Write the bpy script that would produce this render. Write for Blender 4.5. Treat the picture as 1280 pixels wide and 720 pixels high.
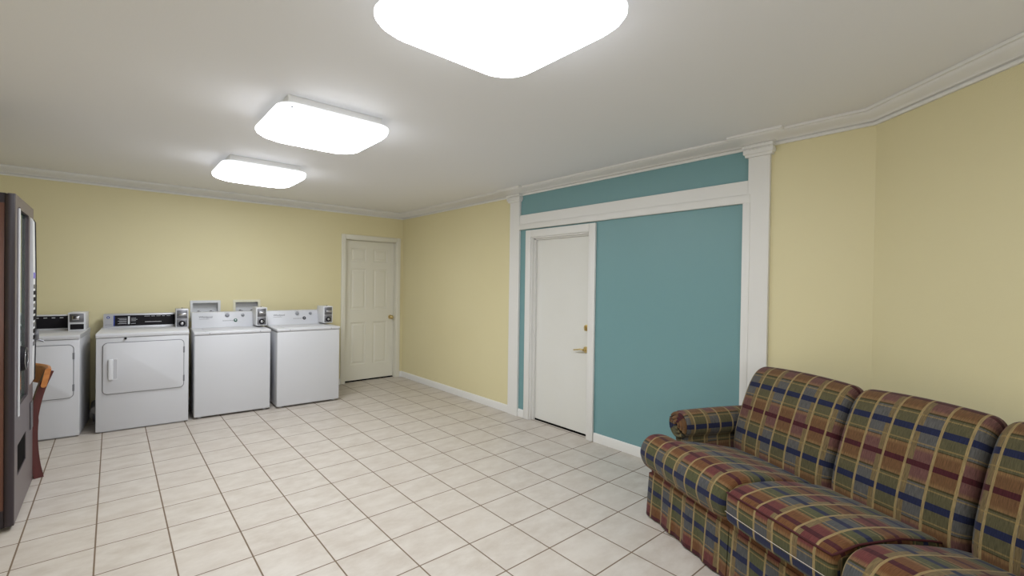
import bpy, bmesh, math, random
from mathutils import Vector, Matrix
random.seed(7)
for o in list(bpy.data.objects): bpy.data.objects.remove(o)
scn = bpy.context.scene
COL = scn.collection
R = math.radians
PI = math.pi

# ------------------------------------------------------------------ camera, world, exposure
S = 0.305                                     # floor tile pitch (metres)
YAW, PITCH, ROLL = R(41.085), R(-0.501), R(0.804)
CAM = Vector((1.19603782*S, -10.55737318*S, 4.61748446*S))
fw = Vector((math.sin(YAW)*math.cos(PITCH), math.cos(YAW)*math.cos(PITCH), math.sin(PITCH)))
rt = Vector((math.cos(YAW), -math.sin(YAW), 0)); up = rt.cross(fw)
r2 = rt*math.cos(ROLL) + up*math.sin(ROLL); u2 = -rt*math.sin(ROLL) + up*math.cos(ROLL)
cd = bpy.data.cameras.new('camera'); cam = bpy.data.objects.new('camera', cd); COL.objects.link(cam)
m = Matrix((r2, u2, -fw)).transposed().to_4x4(); m.translation = CAM; cam.matrix_world = m
cd.sensor_fit = 'HORIZONTAL'; cd.sensor_width = 36; cd.lens = 573.65/1280*36; cd.clip_start = 0.02
scn.camera = cam
w = bpy.data.worlds.new('world'); scn.world = w; w.use_nodes = True
w.node_tree.nodes['Background'].inputs[0].default_value = (0.9, 0.93, 1, 1)
w.node_tree.nodes['Background'].inputs[1].default_value = 1.25
scn.view_settings.view_transform = 'Standard'; scn.view_settings.look = 'None'
scn.view_settings.gamma = 1; scn.view_settings.use_curve_mapping = False
scn.view_settings.exposure = 1.19
LAMP = 9.0                                    # radiance of the ceiling-light diffusers

# ------------------------------------------------------------------ materials
def lin(c):
    f = lambda v: v/12.92 if v <= 0.04045 else ((v+0.055)/1.055)**2.4
    return tuple(f(v/255) for v in c) + (1,)
def mat(name, rgb, rough=0.5, metal=0.0, spec=0.5, bump=None, mottle=None, coat=0):
    m = bpy.data.materials.new(name); m.use_nodes = True
    nt = m.node_tree; b = nt.nodes['Principled BSDF']
    b.inputs['Base Color'].default_value = lin(rgb); b.inputs['Roughness'].default_value = rough
    b.inputs['Metallic'].default_value = metal; b.inputs['Specular IOR Level'].default_value = spec
    b.inputs['Coat Weight'].default_value = coat
    if bump or mottle:
        tc = nt.nodes.new('ShaderNodeTexCoord')
    if bump:
        n = nt.nodes.new('ShaderNodeTexNoise'); n.inputs['Scale'].default_value = bump[0]; n.inputs['Detail'].default_value = 3
        bp = nt.nodes.new('ShaderNodeBump'); bp.inputs['Strength'].default_value = bump[1]; bp.inputs['Distance'].default_value = 0.002
        nt.links.new(tc.outputs['Object'], n.inputs['Vector']); nt.links.new(n.outputs['Fac'], bp.inputs['Height'])
        nt.links.new(bp.outputs['Normal'], b.inputs['Normal'])
    if mottle:
        n = nt.nodes.new('ShaderNodeTexNoise'); n.inputs['Scale'].default_value = mottle[0]; n.inputs['Detail'].default_value = 4
        mx = nt.nodes.new('ShaderNodeMix'); mx.data_type = 'RGBA'
        mx.inputs['A'].default_value = lin(rgb); mx.inputs['B'].default_value = lin(mottle[1])
        nt.links.new(tc.outputs['Object'], n.inputs['Vector']); nt.links.new(n.outputs['Fac'], mx.inputs['Factor'])
        nt.links.new(mx.outputs['Result'], b.inputs['Base Color'])
    return m

YELLOW = mat('yellow_paint', (226, 217, 176), 0.55, bump=(160, 0.25), mottle=(1.2, (220, 210, 167)))
TEAL   = mat('teal_paint', (116, 156, 160), 0.42, bump=(140, 0.25))
CEIL   = mat('ceiling_paint', (236, 236, 238), 0.8, bump=(90, 0.15))
TRIM   = mat('white_trim_paint', (228, 227, 224), 0.4)
DOORW  = mat('door_paint', (226, 226, 222), 0.42, mottle=(2.0, (220, 219, 212)))
DOORC  = mat('cream_door_paint', (224, 221, 207), 0.45)
WHITE  = mat('white_enamel', (209, 210, 214), 0.3)
WHITE2 = mat('white_plastic', (216, 217, 220), 0.4)
CREAM  = mat('cream_plastic', (226, 222, 198), 0.45)
GREYP  = mat('grey_plastic', (150, 152, 158), 0.4)
SILVER = mat('silver_panel', (196, 197, 202), 0.35, metal=0.3)
CHROME = mat('chrome', (190, 190, 192), 0.22, metal=1)
STEEL  = mat('dull_steel', (120, 120, 124), 0.38, metal=0.8)
BLACK  = mat('black_panel', (30, 28, 32), 0.6, spec=0.12)
DARK   = mat('dark_recess', (18, 16, 16), 0.9, spec=0.05)
SEAM   = mat('seam_grey', (120, 121, 126), 0.6)
LETTER = mat('dark_lettering', (70, 72, 80), 0.6)
BRASS  = mat('brass', (214, 194, 142), 0.34, metal=1)
BLUE   = mat('blue_badge', (50, 70, 150), 0.4)
GREEN  = mat('green_dial', (40, 92, 70), 0.4)
RED    = mat('red_mark', (170, 60, 60), 0.5)
VEND   = mat('charcoal_metal', (108, 98, 101), 0.36, metal=0.35, bump=(300, 0.12))
VENDD  = mat('dark_plum_metal', (46, 36, 42), 0.42, bump=(300, 0.15))
def wood(name, a, b, scale):
    m = bpy.data.materials.new(name); m.use_nodes = True; nt = m.node_tree; p = nt.nodes['Principled BSDF']
    tc = nt.nodes.new('ShaderNodeTexCoord'); mp = nt.nodes.new('ShaderNodeMapping'); mp.inputs['Scale'].default_value = scale
    n = nt.nodes.new('ShaderNodeTexNoise'); n.inputs['Scale'].default_value = 6; n.inputs['Detail'].default_value = 6; n.inputs['Distortion'].default_value = 0.6
    rp = nt.nodes.new('ShaderNodeValToRGB'); rp.color_ramp.elements[0].color = lin(a); rp.color_ramp.elements[1].color = lin(b)
    rp.color_ramp.elements[0].position = 0.3; rp.color_ramp.elements[1].position = 0.7
    nt.links.new(tc.outputs['Object'], mp.inputs['Vector']); nt.links.new(mp.outputs['Vector'], n.inputs['Vector'])
    nt.links.new(n.outputs['Fac'], rp.inputs['Fac']); nt.links.new(rp.outputs['Color'], p.inputs['Base Color'])
    p.inputs['Roughness'].default_value = 0.35
    return m
WALNUT = wood('walnut_laminate', (92, 56, 42), (112, 70, 52), (4, 4, 0.5))
MAHOG  = wood('mahogany', (72, 30, 30), (94, 42, 40), (5, 5, 1))
HONEY  = wood('honey_wood', (176, 110, 58), (196, 128, 70), (2, 2, 8))
g = bpy.data.materials.new('tinted_glass'); g.use_nodes = True; b = g.node_tree.nodes['Principled BSDF']
b.inputs['Base Color'].default_value = lin((140, 175, 165)); b.inputs['Transmission Weight'].default_value = 0.9
b.inputs['Roughness'].default_value = 0.06; b.inputs['IOR'].default_value = 1.3
GLASS = g
e = bpy.data.materials.new('lit_diffuser'); e.use_nodes = True; b = e.node_tree.nodes['Principled BSDF']
b.inputs['Base Color'].default_value = (0.9, 0.9, 0.9, 1); b.inputs['Emission Color'].default_value = (0.94, 0.975, 1.03, 1)
b.inputs['Emission Strength'].default_value = LAMP; b.inputs['Roughness'].default_value = 0.3
LENS = e
LENSE = e.copy(); LENSE.name = 'lit_diffuser_edge'; LENSE.node_tree.nodes['Principled BSDF'].inputs['Emission Strength'].default_value = LAMP*0.20
LENSF = e.copy(); LENSF.name = 'lit_diffuser_rim'; LENSF.node_tree.nodes['Principled BSDF'].inputs['Emission Strength'].default_value = LAMP*0.025

class NT:
    """small node-math helper"""
    def __init__(s, m): s.nt = m.node_tree
    def v(s, x, sock):
        if isinstance(x, (int, float)): sock.default_value = x
        else: s.nt.links.new(x, sock)
    def math(s, op, a, b=0.0, c=0.0):
        n = s.nt.nodes.new('ShaderNodeMath'); n.operation = op
        s.v(a, n.inputs[0]); s.v(b, n.inputs[1]); s.v(c, n.inputs[2]); return n.outputs[0]
    def band(s, x, c, hw, soft=0.0):          # 1 within hw of c
        d = s.math('ABSOLUTE', s.math('SUBTRACT', x, c))
        if soft:
            n = s.nt.nodes.new('ShaderNodeMapRange'); n.interpolation_type = 'SMOOTHSTEP'
            s.v(d, n.inputs['Value']); n.inputs['From Min'].default_value = hw - soft; n.inputs['From Max'].default_value = hw + soft
            n.inputs['To Min'].default_value = 1; n.inputs['To Max'].default_value = 0; return n.outputs[0]
        return s.math('LESS_THAN', d, hw)
    def mix(s, f, a, b):
        n = s.nt.nodes.new('ShaderNodeMix'); n.data_type = 'RGBA'; s.v(f, n.inputs['Factor'])
        for x, k in ((a, 'A'), (b, 'B')):
            if isinstance(x, tuple): n.inputs[k].default_value = x
            else: s.nt.links.new(x, n.inputs[k])
        return n.outputs['Result']

def tile_material():
    m = bpy.data.materials.new('beige_floor_tile'); m.use_nodes = True; h = NT(m); nt = m.node_tree; p = nt.nodes['Principled BSDF']
    tc = nt.nodes.new('ShaderNodeTexCoord'); sp = nt.nodes.new('ShaderNodeSeparateXYZ'); nt.links.new(tc.outputs['Object'], sp.inputs[0])
    fx = h.math('FRACT', h.math('ADD', h.math('DIVIDE', sp.outputs[0], S), 0.5)); fy = h.math('FRACT', h.math('ADD', h.math('DIVIDE', sp.outputs[1], S), 0.5))
    ed = h.math('MINIMUM', h.math('ABSOLUTE', h.math('SUBTRACT', fx, 0.5)), h.math('ABSOLUTE', h.math('SUBTRACT', fy, 0.5)))
    mr = nt.nodes.new('ShaderNodeMapRange'); mr.interpolation_type = 'SMOOTHSTEP'; nt.links.new(ed, mr.inputs['Value'])
    mr.inputs['From Min'].default_value = 0.0085; mr.inputs['From Max'].default_value = 0.0145
    tile = mr.outputs[0]
    cx = h.math('FLOOR', h.math('DIVIDE', sp.outputs[0], S)); cy = h.math('FLOOR', h.math('DIVIDE', sp.outputs[1], S))
    cb = nt.nodes.new('ShaderNodeCombineXYZ'); nt.links.new(cx, cb.inputs[0]); nt.links.new(cy, cb.inputs[1])
    wn = nt.nodes.new('ShaderNodeTexWhiteNoise'); nt.links.new(cb.outputs[0], wn.inputs[0])
    off = nt.nodes.new('ShaderNodeVectorMath'); off.operation = 'MULTIPLY_ADD'
    nt.links.new(wn.outputs['Color'], off.inputs[0]); off.inputs[1].default_value = (9, 9, 9); nt.links.new(tc.outputs['Object'], off.inputs[2])
    mp = nt.nodes.new('ShaderNodeMapping'); mp.inputs['Scale'].default_value = (1, 1.7, 1); nt.links.new(off.outputs[0], mp.inputs[0])
    n = nt.nodes.new('ShaderNodeTexNoise'); n.inputs['Scale'].default_value = 6.5; n.inputs['Detail'].default_value = 8; n.inputs['Roughness'].default_value = 0.65
    nt.links.new(mp.outputs[0], n.inputs[0])
    rp = nt.nodes.new('ShaderNodeValToRGB'); el = rp.color_ramp.elements
    el[0].position = 0.34; el[0].color = lin((184, 174, 163)); el[1].position = 0.64; el[1].color = lin((201, 194, 185))
    nt.links.new(n.outputs['Fac'], rp.inputs[0])
    bright = h.mix(h.math('MULTIPLY', wn.outputs['Value'], 0.35), rp.outputs[0], lin((197, 188, 178)))
    col = h.mix(tile, lin((116, 98, 80)), bright)
    nt.links.new(col, p.inputs['Base Color'])
    ro = nt.nodes.new('ShaderNodeMapRange'); nt.links.new(tile, ro.inputs[0]); ro.inputs['To Min'].default_value = 0.9; ro.inputs['To Max'].default_value = 0.42
    nt.links.new(ro.outputs[0], p.inputs['Roughness'])
    bp = nt.nodes.new('ShaderNodeBump'); bp.inputs['Strength'].default_value = 0.5; bp.inputs['Distance'].default_value = 0.002
    nt.links.new(tile, bp.inputs['Height']); nt.links.new(bp.outputs[0], p.inputs['Normal'])
    return m
TILE = tile_material()

def plaid_material(rich=False):
    """woven plaid; UV in metres: u across the warp stripes, v along the bands"""
    m = bpy.data.materials.new('woven_plaid_rich' if rich else 'woven_plaid'); m.use_nodes = True; h = NT(m); nt = m.node_tree; p = nt.nodes['Principled BSDF']
    uv = nt.nodes.new('ShaderNodeUVMap'); sp = nt.nodes.new('ShaderNodeSeparateXYZ'); nt.links.new(uv.outputs[0], sp.inputs[0])
    PU, PV = 0.37, 0.29
    U = h.math('FRACT', h.math('ADD', h.math('DIVIDE', sp.outputs[0], PU), 0.125))   # doubles at .125 .375, singles at .625 .875
    V = h.math('FRACT', h.math('ADD', h.math('DIVIDE', sp.outputs[1], PV), 0.25))    # navy at .25, burgundy at .75
    colB = h.math('MAXIMUM', h.band(U, 0.25, 0.125, 0.006), h.band(U, 0.75, 0.125, 0.006))
    cool = h.mix(colB, lin((96, 97, 98)), lin((98, 98, 66))) if rich else h.mix(colB, lin((108, 106, 103)), lin((107, 101, 72)))
    warm = h.mix(colB, lin((122, 64, 62)), lin((128, 84, 50))) if rich else h.mix(colB, lin((126, 87, 81)), lin((130, 94, 62)))
    tan = lin((166, 132, 88))
    fade = h.math('MAXIMUM', h.band(V, 0.53, 0.025, 0.03), h.band(V, 0.97, 0.025, 0.03))
    base = h.mix(h.band(V, 0.75, 0.25, 0.012), cool, warm)
    base = h.mix(h.math('MULTIPLY', fade, 0.6), base, tan)
    olive = h.math('MAXIMUM', h.math('MAXIMUM', h.band(V, 0.5, 0.012), h.band(V, 0.0, 0.006)), h.band(V, 1.0, 0.006))
    base = h.mix(olive, base, lin((78, 72, 44)))
    # muted wide stripe beside each double
    mut = h.math('MAXIMUM', h.band(U, 0.088, 0.026), h.band(U, 0.412, 0.026))
    base = h.mix(mut, base, lin((140, 120, 84)))
    base = h.mix(h.band(V, 0.25, 0.048), base, lin((40, 46, 82)))
    base = h.mix(h.band(V, 0.75, 0.04), base, lin((84, 34, 42)))
    thin = h.math('MAXIMUM', h.math('MAXIMUM', h.band(U, 0.13, 0.013), h.band(U, 0.37, 0.013)), h.math('MAXIMUM', h.band(U, 0.625, 0.014), h.band(U, 0.875, 0.014)))
    base = h.mix(h.math('MULTIPLY', thin, 0.9), base, lin((186, 162, 112)))
    gold = h.math('MAXIMUM', h.band(V, 0.455, 0.010), h.band(V, 0.045, 0.010))
    base = h.mix(h.math('MULTIPLY', gold, 0.6), base, lin((178, 150, 96)))
    # slubs in the yarn
    mp = nt.nodes.new('ShaderNodeMapping'); mp.inputs['Scale'].default_value = (420, 30, 1); nt.links.new(uv.outputs[0], mp.inputs[0])
    n = nt.nodes.new('ShaderNodeTexNoise'); n.inputs['Scale'].default_value = 1; n.inputs['Detail'].default_value = 2; nt.links.new(mp.outputs[0], n.inputs[0])
    mr = nt.nodes.new('ShaderNodeMapRange'); nt.links.new(n.outputs[0], mr.inputs[0]); mr.inputs['From Min'].default_value = 0.3; mr.inputs['From Max'].default_value = 0.7
    mr.inputs['To Min'].default_value = 0.40; mr.inputs['To Max'].default_value = 0.74
    vm = nt.nodes.new('ShaderNodeVectorMath'); vm.operation = 'SCALE'; nt.links.new(base, vm.inputs[0]); nt.links.new(mr.outputs[0], vm.inputs['Scale'])
    nt.links.new(vm.outputs[0], p.inputs['Base Color'])
    bp = nt.nodes.new('ShaderNodeBump'); bp.inputs['Strength'].default_value = 0.25; bp.inputs['Distance'].default_value = 0.001
    nt.links.new(n.outputs[0], bp.inputs['Height']); nt.links.new(bp.outputs[0], p.inputs['Normal'])
    p.inputs['Roughness'].default_value = 0.85; p.inputs['Specular IOR Level'].default_value = 0.2
    p.inputs['Sheen Weight'].default_value = 0.1
    return m
PLAID = plaid_material(); PLAIDR = plaid_material(True)
WELT = mat('burgundy_welt', (72, 36, 38), 0.85, spec=0.2)
TANW = mat('tan_thread', (196, 170, 120), 0.85, spec=0.2)
PALE = mat('pale_zipper_tape', (205, 196, 186), 0.7)
LINING = mat('dark_sofa_lining', (52, 40, 34), 0.9, spec=0.1)

# ------------------------------------------------------------------ mesh helpers
class MB:
    def __init__(s): s.bm = bmesh.new(); s.uv = s.bm.loops.layers.uv.new('UVMap')
    def box(s, x0, x1, y0, y1, z0, z1, bev=0, seg=2, mi=0):
        t = bmesh.new(); bmesh.ops.create_cube(t, size=1)
        for v in t.verts: v.co = Vector(((x0+x1)/2 + v.co.x*(x1-x0), (y0+y1)/2 + v.co.y*(y1-y0), (z0+z1)/2 + v.co.z*(z1-z0)))
        if bev: bmesh.ops.bevel(t, geom=t.edges[:], offset=bev, segments=seg, affect='EDGES', profile=0.5)
        s.add(t, mi); return s
    def add(s, t, mi=0):
        for f in t.faces: f.material_index = mi
        me = bpy.data.meshes.new('tmp'); t.to_mesh(me); t.free()
        n0 = len(s.bm.faces); s.bm.from_mesh(me); bpy.data.meshes.remove(me); s.bm.faces.ensure_lookup_table()
        return s
    def prism(s, pts, d0, d1, axis='y', bev=0, seg=2):
        """outline pts (a,b) extruded along axis from d0 to d1"""
        t = bmesh.new()
        def P(a, b, d): return {'y': (a, d, b), 'x': (d, a, b), 'z': (a, b, d)}[axis]
        A = [t.verts.new(P(a, b, d0)) for a, b in pts]; B = [t.verts.new(P(a, b, d1)) for a, b in pts]
        n = len(pts); ca = t.faces.new(A); cb = t.faces.new(B[::-1])
        for i in range(n): t.faces.new((A[i], B[i], B[(i+1) % n], A[(i+1) % n]))
        bmesh.ops.recalc_face_normals(t, faces=t.faces[:])
        if bev:
            ed = list(ca.edges) + list(cb.edges)
            bmesh.ops.bevel(t, geom=ed, offset=bev, segments=seg, affect='EDGES', profile=0.5)
        s.add(t); return s
    def cyl(s, p0, p1, r0, r1=None, n=24, bev=0):
        p0, p1 = Vector(p0), Vector(p1); r1 = r0 if r1 is None else r1
        z = (p1-p0).normalized(); x = z.orthogonal().normalized(); y = z.cross(x); t = bmesh.new()
        A = [t.verts.new(p0 + (x*math.cos(2*PI*i/n) + y*math.sin(2*PI*i/n))*r0) for i in range(n)]
        B = [t.verts.new(p1 + (x*math.cos(2*PI*i/n) + y*math.sin(2*PI*i/n))*r1) for i in range(n)]
        ca = t.faces.new(A[::-1]); cb = t.faces.new(B)
        for i in range(n): t.faces.new((A[i], A[(i+1) % n], B[(i+1) % n], B[i]))
        if bev: bmesh.ops.bevel(t, geom=list(cb.edges), offset=bev, segments=2, affect='EDGES', profile=0.5)
        s.add(t); return s
    def tube(s, pts, r, n=8, sx=1.0, ref=None):
        """round (or flattened) bar along points; r may be a list"""
        pts = [Vector(p) for p in pts]; rs = r if isinstance(r, (list, tuple)) else [r]*len(pts)
        t = bmesh.new(); rings = []
        for i, p in enumerate(pts):
            d = (pts[min(i+1, len(pts)-1)] - pts[max(i-1, 0)]).normalized()
            a = Vector(ref) if ref else (Vector((0, 0, 1)) if abs(d.z) < 0.9 else Vector((1, 0, 0)))
            x = (a - d*a.dot(d)).normalized(); y = d.cross(x)
            rings.append([t.verts.new(p + x*math.cos(2*PI*k/n)*rs[i]*sx + y*math.sin(2*PI*k/n)*rs[i]) for k in range(n)])
        for a, b in zip(rings, rings[1:]):
            for k in range(n): t.faces.new((a[k], a[(k+1) % n], b[(k+1) % n], b[k]))
        t.faces.new(rings[0][::-1]); t.faces.new(rings[-1]); s.add(t); return s
    def sphere(s, c, r, sc=(1, 1, 1), n=16):
        t = bmesh.new(); bmesh.ops.create_uvsphere(t, u_segments=n, v_segments=n//2, radius=r)
        for v in t.verts: v.co = Vector((c[0]+v.co.x*sc[0], c[1]+v.co.y*sc[1], c[2]+v.co.z*sc[2]))
        s.add(t); return s
    def rings(s, loops, cap=True):
        t = bmesh.new(); L = [[t.verts.new(p) for p in lp] for lp in loops]; n = len(L[0])
        for a, b in zip(L, L[1:]):
            for k in range(n): t.faces.new((a[k], a[(k+1) % n], b[(k+1) % n], b[k]))
        if cap: t.faces.new(L[0][::-1]); t.faces.new(L[-1])
        bmesh.ops.recalc_face_normals(t, faces=t.faces[:]); s.add(t); return s
    def text(s, body, size, origin, xdir, ydir, depth=0.0008):
        cu = bpy.data.curves.new('t', 'FONT'); cu.body = body; cu.size = size; cu.extrude = depth
        o = bpy.data.objects.new('t', cu); COL.objects.link(o)
        dg = bpy.context.evaluated_depsgraph_get(); me = bpy.data.meshes.new_from_object(o.evaluated_get(dg))
        X, Y = Vector(xdir), Vector(ydir); Z = X.cross(Y)
        for v in me.vertices: v.co = Vector(origin) + X*v.co.x + Y*v.co.y + Z*v.co.z
        s.bm.from_mesh(me); bpy.data.objects.remove(o); bpy.data.curves.remove(cu); bpy.data.meshes.remove(me); return s
    def build(s, name, mats, parent=None, smooth=35, label=None, kind=None):
        me = bpy.data.meshes.new(name); s.bm.normal_update(); s.bm.to_mesh(me); s.bm.free()
        for m in (mats if isinstance(mats, (list, tuple)) else [mats]): me.materials.append(m)
        if smooth:
            me.shade_smooth(); me.set_sharp_from_angle(angle=R(smooth))
        o = bpy.data.objects.new(name, me); COL.objects.link(o)
        if parent: o.parent = parent
        if label: o['label'] = label
        if kind: o['kind'] = kind
        return o
def thing(name, label, cat, loc, rz=0, group=None):
    o = bpy.data.objects.new(name, None); o.empty_display_size = 0.1; COL.objects.link(o)
    o.location = loc; o.rotation_euler = (0, 0, rz); o['label'] = label; o['category'] = cat
    if group: o['group'] = group
    return o
def rrect(x0, x1, y0, y1, r, n=6):
    pts = []
    for cx, cy, a0 in ((x1-r, y1-r, 0), (x0+r, y1-r, 90), (x0+r, y0+r, 180), (x1-r, y0+r, 270)):
        for k in range(n+1):
            a = R(a0 + 90*k/n); pts.append((cx + r*math.cos(a), cy + r*math.sin(a)))
    return pts
def frame_strip(mb, outer, inner, d0, d1, axis='y'):
    """ring between two outlines with equal point counts"""
    def P(a, b, d): return {'y': (a, d, b), 'x': (d, a, b), 'z': (a, b, d)}[axis]
    mb.rings([[P(a, b, d) for a, b in o] for o, d in ((outer, d1), (outer, d0), (inner, d0), (inner, d1), (outer, d1))], cap=False)
def catmull(P, n=8, closed=True):
    P = [Vector(p) for p in P]; out = []; N = len(P)
    for i in range(N if closed else N-1):
        g = lambda k: P[k % N] if closed else P[max(0, min(N-1, k))]
        a, b, c, d = g(i-1), g(i), g(i+1), g(i+2)
        for k in range(n):
            t = k/n; out.append(0.5*((2*b) + (c-a)*t + (2*a-5*b+4*c-d)*t*t + (3*b-a-3*c+d)*t**3))
    if not closed: out.append(P[-1])
    return out
def sweep(mb, path, prof, closed=False):
    """profile [(out, z)] swept along a plan polyline with mitres; 'out' is to the LEFT of travel"""
    path = [Vector((x, y)) for x, y in path]; n = len(path); L = []
    for i in range(n):
        d0 = (path[i]-path[i-1]).normalized() if i else None
        d1 = (path[i+1]-path[i]).normalized() if i < n-1 else None
        d0 = d0 or d1; d1 = d1 or d0
        n0, n1 = Vector((-d0.y, d0.x)), Vector((-d1.y, d1.x)); mv = (n0+n1)/(1+n0.dot(n1))
        L.append([(path[i].x+mv.x*o, path[i].y+mv.y*o, z) for o, z in prof])
    mb.rings(L)

# ------------------------------------------------------------------ the setting
XR, YB, HC = 3.644, 3.0365, 2.425
XL, YF = -0.93, -5.4
DK = (XR, -2.60)                                # where the right wall turns
DE = (DK[0]-0.92*math.sin(R(40)), DK[1]-0.92*math.cos(R(40)))
TH = 0.14
def st(o): o['kind'] = 'structure'; return o
MB().box(XL-0.2, XR+0.4, YF-0.2, YB+0.3, -0.1, 0).build('floor', TILE, kind='structure', smooth=0)
MB().box(XL-0.2, XR+0.4, YF-0.2, YB+0.3, HC, HC+0.1).build('ceiling', CEIL, kind='structure', smooth=0)
def wall_holes(name, axis, p0, p1, a0, a1, holes, mats, mfun=None):
    """slab wall from p0 to p1 in thickness, a0..a1 along, with rectangular holes (a0,a1,z0,z1)"""
    As = sorted({a0, a1, *[h[0] for h in holes], *[h[1] for h in holes]}); Zs = sorted({0, HC, *[h[2] for h in holes], *[h[3] for h in holes]})
    mb = MB()
    for i in range(len(As)-1):
        for j in range(len(Zs)-1):
            ca, cz = (As[i]+As[i+1])/2, (Zs[j]+Zs[j+1])/2
            if any(h[0] < ca < h[1] and h[2] < cz < h[3] for h in holes): continue
            mi = mfun(ca, cz) if mfun else 0
            if axis == 'x': mb.box(As[i], As[i+1], p0, p1, Zs[j], Zs[j+1], mi=mi)
            else: mb.box(p0, p1, As[i], As[i+1], Zs[j], Zs[j+1], mi=mi)
    bmesh.ops.remove_doubles(mb.bm, verts=mb.bm.verts[:], dist=1e-5)
    return mb.build(name, mats, kind='structure', smooth=0)
BOXES = [(1.045, 1.300, 0.955, 1.150), (1.462, 1.716, 0.955, 1.154)]       # laundry outlet box recesses
D1 = (2.779, 3.543, 0.0, 2.002)                                           # back door opening
wall_holes('wall_back', 'x', YB, YB+TH, XL-0.2, XR+0.3, BOXES+[D1], YELLOW)
D2 = (-0.533, 0.236, 0.0, 1.893)                                          # right door opening (along Y)
TEAL_Y = (-2.0, 0.49)
cuts = [D2]
o = wall_holes('wall_right', 'y', XR, XR+TH, DK[1]-0.06, YB+TH, [D2, (TEAL_Y[0], TEAL_Y[0], 0, HC), (TEAL_Y[1], TEAL_Y[1], 0, HC)], [YELLOW, TEAL],
               lambda a, z: 1 if TEAL_Y[0] < a < TEAL_Y[1] else 0)
def plan_wall(name, a, b, m, th=TH):
    a, b = Vector(a), Vector(b); d = (b-a).normalized(); nn = Vector((d.y, -d.x))      # thickness to the right of travel
    mb = MB(); mb.prism([tuple(a), tuple(b), tuple(b+nn*th), tuple(a+nn*th)], 0, HC, 'z')
    return mb.build(name, m, kind='structure', smooth=0)
# room corners run anticlockwise seen from above, the room on the left of travel
plan_wall('wall_diagonal', DE, DK, YELLOW)
plan_wall('wall_near_right', (DE[0], YF), DE, YELLOW)
WN = (-0.55, 2.35, 0.75, 2.15)  # invented opening behind the camera, lets world light in as fill
wall_holes('wall_front', 'x', YF-TH, YF, XL-0.2, DE[0]+0.2, [WN], YELLOW)
mb = MB()
for a, b, c, e_ in ((WN[0]-0.07, WN[0]+0.02, WN[2]-0.07, WN[3]+0.07), (WN[1]-0.02, WN[1]+0.07, WN[2]-0.07, WN[3]+0.07), (WN[0]+0.02, WN[1]-0.02, WN[3]-0.02, WN[3]+0.07), (WN[0]+0.02, WN[1]-0.02, WN[2]-0.07, WN[2]+0.02)): mb.box(a, b, YF+0.001, YF+0.02, c, e_, bev=0.003)
for xx in (0.42, 1.38): mb.box(xx-0.02, xx+0.02, YF-0.06, YF-0.03, WN[2], WN[3])
mb.build('added_fill_window', TRIM, kind='structure', smooth=30)  # unseen window frame, added with its opening to brighten ceiling and far wall
plan_wall('wall_left', (XL, YB), (XL, YF), YELLOW)

# crown moulding in one run round the room, breaking forward over the two pilasters
PT, JOG = 0.026, 0.046                                                               # pilaster thickness
PR = (-2.049, -1.913); PL = (0.408, 0.562)
CROWN = [(0, 2.342), (0.013, 2.342), (0.016, 2.346), (0.016, 2.356), (0.009, 2.359), (0.009, 2.363), (0.024, 2.366), (0.026, 2.371), (0.044, 2.379), (0.064, 2.392), (0.078, 2.402), (0.080, 2.408), (0.090, 2.410), (0.092, HC-0.001), (0, HC-0.001)]
mb = MB()
sweep(mb, [(DE[0], YF), DE, DK, (XR, PR[0]-.012), (XR-JOG, PR[0]-.012), (XR-JOG, PR[1]+.012), (XR, PR[1]+.012), (XR, PL[0]-.012), (XR-JOG, PL[0]-.012), (XR-JOG, PL[1]+.012), (XR, PL[1]+.012), (XR, YB), (XL, YB), (XL, YF)], CROWN)
mb.build('trim_1', TRIM, kind='structure', smooth=50)
CAP = [(0, 2.285), (0.016, 2.285), (0.018, 2.300), (0.026, 2.304), (0.026, 2.330), (0.020, 2.336), (0.020, 2.3415), (0, 2.3415)]
for i, P in enumerate((PR, PL)):
    mb = MB(); mb.box(XR-PT, XR, P[0], P[1], 0, 2.3415, bev=0.002, seg=1)
    sweep(mb, [(XR-0.001, P[0]), (XR-PT, P[0]), (XR-PT, P[1]), (XR-0.001, P[1])], CAP)
    mb.build('trim_%d' % (2+i), TRIM, kind='structure', smooth=30)
MB().box(XR-0.020, XR, PR[1], PL[0], 2.040, 2.135, bev=0.002, seg=1).build('trim_4', TRIM, kind='structure', smooth=30)   # band across
mb = MB(); mb.box(XR-0.030, XR, -1.930, PL[0], 1.981, 2.0395, bev=0.004)
mb.box(XR-0.030, XR, -1.930, -1.880, 0.0, 1.982, bev=0.004); mb.build('trim_5', TRIM, kind='structure', smooth=30)          # inner casing
BASE = [(0, 0.001), (0.014, 0.001), (0.014, 0.066), (0.010, 0.078), (0.004, 0.082), (0, 0.082)]
def baseboard(name, path):
    mb = MB(); sweep(mb, path, BASE); return mb.build(name, TRIM, kind='structure', smooth=30)
baseboard('baseboard_right', [(XR, -1.879), (XR, -0.611)])
baseboard('baseboard_far_right', [(XR, PL[1]+0.001), (XR, YB), (3.602, YB)])
baseboard('baseboard_strip', [(XR, 0.313), (XR, PL[0]-0.001)])
baseboard('baseboard_back', [(2.719, YB), (XL, YB), (XL, YF), (DE[0], YF), DE, DK, (XR, PR[0]-0.001)])

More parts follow.
